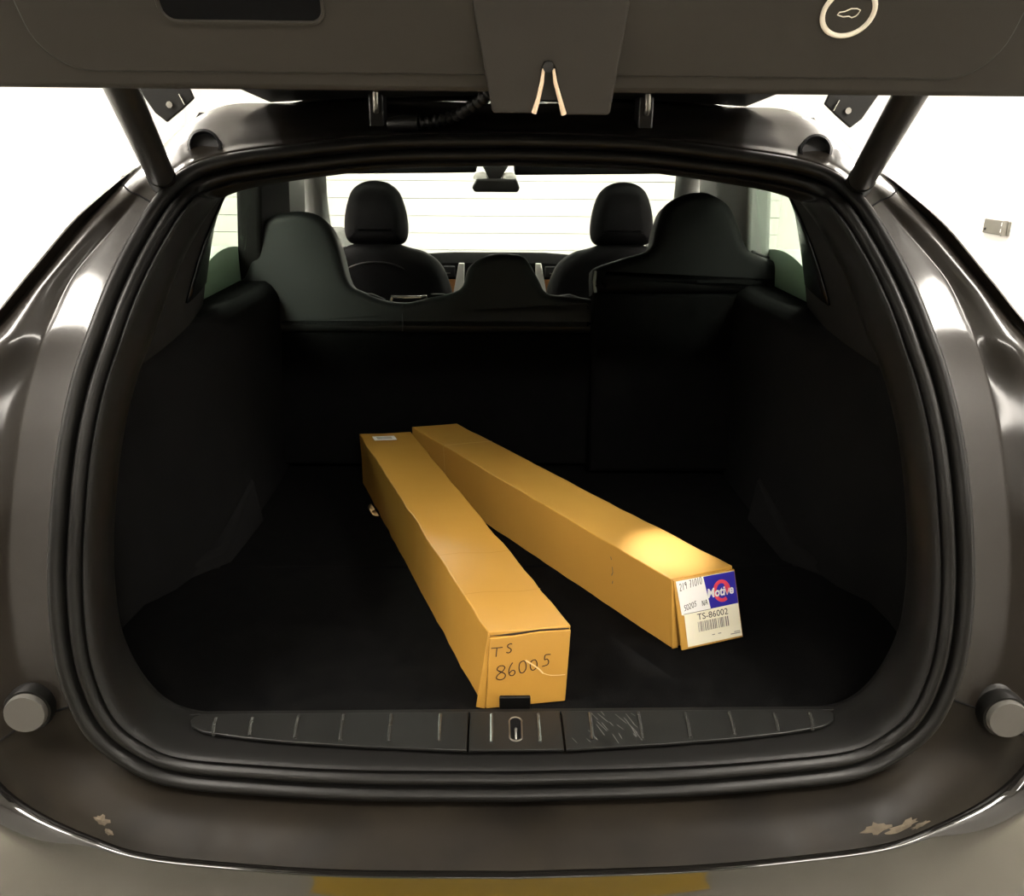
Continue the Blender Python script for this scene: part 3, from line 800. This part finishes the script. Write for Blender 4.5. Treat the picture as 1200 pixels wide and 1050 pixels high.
# ================================================================== THE BOXES
def carton(name, NB, NT, FB, FT, mt, label, seed, crush):
    """NB/NT near bottom/top (left,right); FB/FT far bottom/top"""
    rnd = random.Random(seed)
    base = (np.array(NB[0]) + np.array(NB[1]) + np.array(FB[0]) + np.array(FB[1])) / 4
    t = thing(name, tuple(base), label, 'box', 'long cardboard cartons in the cargo area')
    N = 26
    rows = []
    for i in range(N + 1):
        q = i / N
        c = []
        for near, far in ((NB[0], FB[0]), (NB[1], FB[1]), (NT[1], FT[1]), (NT[0], FT[0])):
            c.append(np.array(near) * (1 - q) + np.array(far) * q)
        if 0 < i < N:
            for k in (2, 3):
                c[k] = c[k] + np.array([rnd.uniform(-1, 1) * crush, 0, rnd.uniform(-1, .3) * crush])
            c[0] = c[0] + np.array([rnd.uniform(-1, 1) * crush, 0, 0]); c[1] = c[1] + np.array([rnd.uniform(-1, 1) * crush, 0, 0])
        # mid points of the side and top faces sag a little
        ring_ = []
        for k in range(4):
            a, b = c[k], c[(k + 1) % 4]
            ring_.append(a)
            mpt = (a + b) / 2
            cen = sum(c) / 4
            mpt = mpt + (cen - mpt) / np.linalg.norm(cen - mpt) * (rnd.uniform(0, 1.2) * crush if k else 0)
            ring_.append(mpt)
        rows.append(ring_)
    mb = MB(); n = 8
    vs = [p for r in rows for p in r]; fs = []
    for i in range(N):
        for j in range(n):
            fs.append((i * n + j, i * n + (j + 1) % n, (i + 1) * n + (j + 1) % n, (i + 1) * n + j))
    fs.append(tuple(range(n))[::-1]); fs.append(tuple(N * n + j for j in range(n)))
    mb.add(vs, fs)
    mb.build('carton_body', mt, t, 25, bevel=.0018)
    return t

class Face:
    """bilinear patch BL,BR,TR,TL with outward normal"""
    def __init__(s, BL, BR, TR, TL):
        s.c = [np.array(p, float) for p in (BL, BR, TR, TL)]
        n = np.cross(s.c[2] - s.c[0], s.c[3] - s.c[1]); s.n = n / np.linalg.norm(n)
        cen = sum(s.c) / 4
        s.c = [p - s.n * float((p - cen) @ s.n) for p in s.c]
        s.w = np.linalg.norm(s.c[1] - s.c[0]); s.h = np.linalg.norm(s.c[3] - s.c[0])
    def __call__(s, u, v, d=0.0):
        p = s.c[0] * (1 - u) * (1 - v) + s.c[1] * u * (1 - v) + s.c[2] * u * v + s.c[3] * (1 - u) * v
        return p + s.n * d
    def quad(s, u0, u1, v0, v1, d, name, mt, parent, poly=None, th=.0003):
        poly = poly or [(u0, v0), (u1, v0), (u1, v1), (u0, v1)]
        return MB().prism([s(u, v, d) for u, v in poly], s.n * th).build(name, mt, parent, 30)
    def ribbon(s, mb, pts, w, d):
        P = np.array(pts, float) * [s.w, s.h]
        T = np.gradient(P, axis=0); Nn = np.stack([-T[:, 1], T[:, 0]], 1); Nn /= (np.linalg.norm(Nn, axis=1)[:, None] + 1e-9)
        A = (P + Nn * w / 2) / [s.w, s.h]; B = (P - Nn * w / 2) / [s.w, s.h]
        mb.grid([[s(u, v, d) for u, v in A], [s(u, v, d) for u, v in B]])

STROKES = {
 'T': [[(0, 1), (1, 1.02)], [(.5, 1), (.48, 0)]],
 'S': [[(.9, .95), (.6, 1.0), (.25, .88), (.2, .68), (.5, .52), (.8, .36), (.75, .12), (.4, 0), (.05, .08)]],
 '8': [[(.62, .55), (.2, .72), (.3, .95), (.6, 1.0), (.82, .86), (.65, .6), (.3, .38), (.18, .14), (.5, 0), (.85, .12), (.88, .38), (.55, .55), (.3, .62)]],
 '6': [[(.5, 1), (.22, .7), (.1, .35), (.25, .06), (.6, 0), (.85, .16), (.78, .36), (.45, .38), (.2, .2)]],
 '0': [[(.5, 1), (.18, .85), (.1, .45), (.28, .05), (.6, .0), (.88, .25), (.9, .65), (.72, .94), (.5, 1)]],
 '5': [[(1.0, 1.0), (.4, .98), (.34, .58), (.62, .62), (.82, .4), (.7, .12), (.1, 0)]],
 '2': [[(.1, .8), (.35, 1), (.7, .9), (.7, .6), (.1, .02), (.9, .05)]],
 '9': [[(.75, .75), (.5, 1), (.2, .8), (.35, .55), (.72, .72), (.7, 0)]],
 '7': [[(.1, .95), (.8, 1), (.4, 0)], [(.3, .5), (.75, .52)]],
 '1': [[(.5, 1), (.45, 0)]],
 'N': [[(.1, 0), (.15, 1), (.75, 0), (.85, 1)]],
 'A': [[(.05, 0), (.5, 1), (.9, 0)], [(.2, .4), (.75, .4)]],
}
def write(face, name, items, w, d, mt, parent):
    """items: (char, u, v, du, dv)"""
    mb = MB()
    for ch, u, v, du, dv in items:
        for st_ in STROKES[ch]:
            P = [(u + a * du, v + b * dv) for a, b in st_]
            if len(P) > 2: P = [tuple(p) for p in crom(P, 5)]
            face.ribbon(mb, P, w, d)
    return mb.build(name, mt, parent, 30)

def text_on(face, body, name, u0, v0, u1, v1, d, mt, parent, shear=0.0, bold=0.0):
    cu = bpy.data.curves.new(name, 'FONT'); cu.body = body; cu.shear = shear; cu.offset = bold; cu.resolution_u = 3
    to = bpy.data.objects.new(name, cu)
    COL.objects.link(to)
    bpy.context.view_layer.update()
    me = bpy.data.meshes.new_from_object(to.evaluated_get(bpy.context.evaluated_depsgraph_get()))
    V = np.array([v.co[:2] for v in me.vertices]); F = [tuple(p.vertices) for p in me.polygons]
    bpy.data.objects.remove(to); bpy.data.meshes.remove(me)
    mn, mx = V.min(0), V.max(0)
    Q = (V - mn) / (mx - mn)
    return mk(name, [face(u0 + (u1 - u0) * a, v0 + (v1 - v0) * b, d) for a, b in Q], F, mt, parent, 30)

Z0, Z1 = FZ + .001, .855
# ---- left carton
NB = [(-.046, .975, Z0), (.076, .990, Z0)]; NT = [(-.038, .983, Z1), (.0815, .998, Z1)]
FT = [(-.354, 1.834, Z1), (-.231, 1.848, Z1)]; FB = [(-.350, 1.82, Z0), (-.228, 1.84, Z0)]
c1 = carton('cardboard_carton', NB, NT, FB, FT, 'board', 'long brown cardboard carton with TS 86005 handwritten on its end', 3, .0016)
fc = Face(NB[0], NB[1], NT[1], NT[0])
fl = Face(fc(.035, .0, .0), fc(.995, .01, .0), fc(.995, .955, .0), fc(.02, .945, .0))
flp = MB().prism([fl(u, v, .0005) for u, v in ((0, 0), (1, 0.0), (1, 1), (.62, 1.01), (.3, .985), (0, .975))], fl.n * .0035).build('end_flap', 'board', c1, 30, bevel=.0008)
MB().prism([fc(u, v, .0) for u, v in ((-.085, .02), (.03, -.015), (.02, .97), (-.005, .99))], fc.n * .002).build('side_flap', 'board', c1, 30, bevel=.0008)
MB().prism([fc(u, v, .0002) for u, v in ((.02, .945), (.35, .962), (.62, .98), (.98, .972), (.98, .955), (.6, .95), (.3, .93))], fc.n * .0005).build('flap_gap', 'ink', c1, 30)  # black strip laid on the board as the shade inside the gap
def lf(x, y):
    u = (x - 12.2 + .035 * (y - 7)) / 95.5
    v = 1 - (y - (6.5 - 7.5 * u)) / (89.0 - 4 * u)
    return u, v
it = []
for ch, x0, y0, x1, y1 in (('T', 15.5, 34, 29, 23.5), ('S', 33, 29, 40.5, 18.5), ('8', 20.5, 61, 35, 44), ('6', 36, 55.5, 46, 40), ('0', 47.5, 52, 58, 38), ('0', 60.5, 48.5, 70.5, 36.5), ('5', 74.5, 44, 85, 30.5)):
    u0, v0 = lf(x0, y0); u1, v1 = lf(x1, y1)
    it.append((ch, u0, v0, u1 - u0, v1 - v0 + .07 * (u1 - u0)))
write(fc, 'handwriting', it, .0016, .0046, 'marker', c1)
mb = MB(); fc.ribbon(mb, [tuple(p) for p in crom([lf(56, 37), lf(63, 41), lf(71, 46), lf(77, 51.5)], 5)], .0022, .0048)
fc.ribbon(mb, [tuple(p) for p in crom([lf(77, 51.5), lf(85, 53.5), lf(94, 53.5), lf(103, 52.5)], 5)], .0012, .0048)
mb.build('scrape', 'scrape', c1, 30)
top1 = Face(NT[0], NT[1], FT[1], FT[0])
top1.quad(.2, .62, .935, .968, .001, 'white_sticker', 'paper', c1)
mb = MB()
for v in (.945, .952, .959): top1.ribbon(mb, [(.27, v), (.4, v + .0008), (.55, v)], .003, .0014)
mb.build('sticker_print', 'grey_ink', c1, 30)
for v in (.12, .27):
    mb = MB(); top1.ribbon(mb, [(.0, v), (.3, v + .004), (.7, v - .003), (1, v + .002)], .0012, .0006)
    mb.build('crease', 'crease', c1, 30)
sd1 = Face(FB[0], NB[0], NT[0], FT[0])
tape_rows = []
for k in range(8):
    a = k / 7 * 2.6
    o_ = sd1.n * (.004 + .016 * math.sin(a)) + np.array([0, 0, .018 * (1 - math.cos(a)) * .5])
    tape_rows.append([sd1(.19, .02, 0) + o_, sd1(.235, .05, 0) + o_])
MB().grid(tape_rows).build('loose_tape', 'scrape', c1, 60, solid=.001)
# ---- right carton
NB = [(.262, 1.122, Z0), (.382, 1.160, Z0)]; NT = [(.2545, 1.130, Z1), (.366, 1.173, Z1)]
FT = [(-.232, 1.885, Z1), (-.1215, 1.911, Z1)]; FB = [(-.230, 1.87, Z0), (-.12, 1.90, Z0)]
c2 = carton('cardboard_carton', NB, NT, FB, FT, 'board2', 'long tan cardboard carton with blue and white TS-86002 label on its end', 5, .0012)
fc = Face(NB[0], NB[1], NT[1], NT[0])
c2f = Face(fc(.09, -.0, .010), fc(1.03, -.0, .012), fc(.99, .97, .001), fc(.03, .975, .001))
MB().prism([c2f(u, v, 0) for u, v in ((0, 0), (1, 0), (1, 1), (0, 1))], c2f.n * .0035).build('end_flap', 'board2', c2, 30, bevel=.0008)
MB().prism([fc(u, v, 0) for u, v in ((.0, .0), (.085, -.0), (.03, .95), (.0, .98))], fc.n * .003).build('side_flap', 'board2', c2, 30, bevel=.0008)
D = .0038
lab = c2f.quad(.10, .985, .03, .985, D, 'shipping_label', 'cream_paper', c2, poly=[(.10, .03), (.985, .03), (.985, .985), (.03, .985), (.06, .50), (.10, .49)])
c2f.quad(0, 0, 0, 0, D + .0003, 'white_panel', 'paper', lab, poly=[(.06, .51), (.53, .51), (.47, .98), (.03, .98)])
c2f.quad(0, 0, 0, 0, D + .0003, 'blue_panel', 'blue', lab, poly=[(.53, .51), (.985, .515), (.985, .98), (.47, .98)])
mb = MB(); c2f.ribbon(mb, [(.09, .508), (.3, .508), (.53, .508)], .0008, D + .0008); mb.build('rule', 'ink', lab, 30)
mb = MB()
arc = [(.745 + .115 * math.cos(a), .735 + .135 * math.sin(a)) for a in np.linspace(-.25, 2 * math.pi - 1.0, 30)]
c2f.ribbon(mb, arc, .0065, D + .0007)
mb.build('red_circle', 'red', lab, 30)
text_on(c2f, 'Motive', 'logo_text', .50, .665, .935, .80, D + .0011, 'white_ink', lab, shear=.15, bold=.03)
mb = MB(); c2f.ribbon(mb, [(.80, .83), (.825, .68), (.86, .80)], .003, D + .0014); mb.build('red_tick', 'red', lab, 30)
text_on(c2f, 'TS-86002', 'part_number', .30, .385, .80, .475, D + .0006, 'ink', lab)
mb = MB(); rb = random.Random(4); u = .30
while u < .80:
    w = rb.choice((.006, .006, .012, .016)); c2f.ribbon(mb, [(u, .215), (u, .29), (u, .36)], w * c2f.w, D + .0006); u += w + rb.choice((.008, .008, .014, .02))
mb.build('barcode', 'grey_ink', lab, 30)
mb = MB()
for u0, u1 in ((.50, .545), (.60, .65)): c2f.ribbon(mb, [(u0, .135), (u1, .135)], .0012, D + .0006)
c2f.ribbon(mb, [(.80, .085), (.96, .085)], .0014, D + .0006); c2f.ribbon(mb, [(.86, .11), (.96, .11)], .0012, D + .0006)
mb.build('small_print', 'grey_ink', lab, 30)
for word, u_, v_, du, dv, st_w in (('219', .075, .845, .042, .006, .10), ('71010', .235, .865, .042, .006, .10), ('50205', .105, .555, .042, .008, .075), ('NA', .40, .575, .05, .004, .075)):
    write(c2f, 'pen_note', [(ch, u_ + du * i, v_ + dv * i, du * .86, st_w) for i, ch in enumerate(word)], .0010, D + .0008, 'ink', lab)
top2 = Face(NT[0], NT[1], FT[1], FT[0])
mb = MB(); top2.ribbon(mb, [(0, .82), (.5, .822), (1, .82)], .0035, .0008); mb.build('carton_joint', 'scrape', c2, 30)
sd2 = Face(FB[0], NB[0], NT[0], FT[0])
mb = MB(); sd2.ribbon(mb, [(.18, 0.02), (.18, .5), (.18, .98)], .0015, .0008); mb.build('side_joint', 'scrape', c2, 30)
mb = MB()
for pts in ([(.835, .80), (.838, .76)], [(.84, .66), (.842, .58), (.838, .52)], [(.842, .45), (.84, .40)]): sd2.ribbon(mb, pts, .002, .0012)
mb.build('scuff_marks', 'grey_ink', c2, 30)
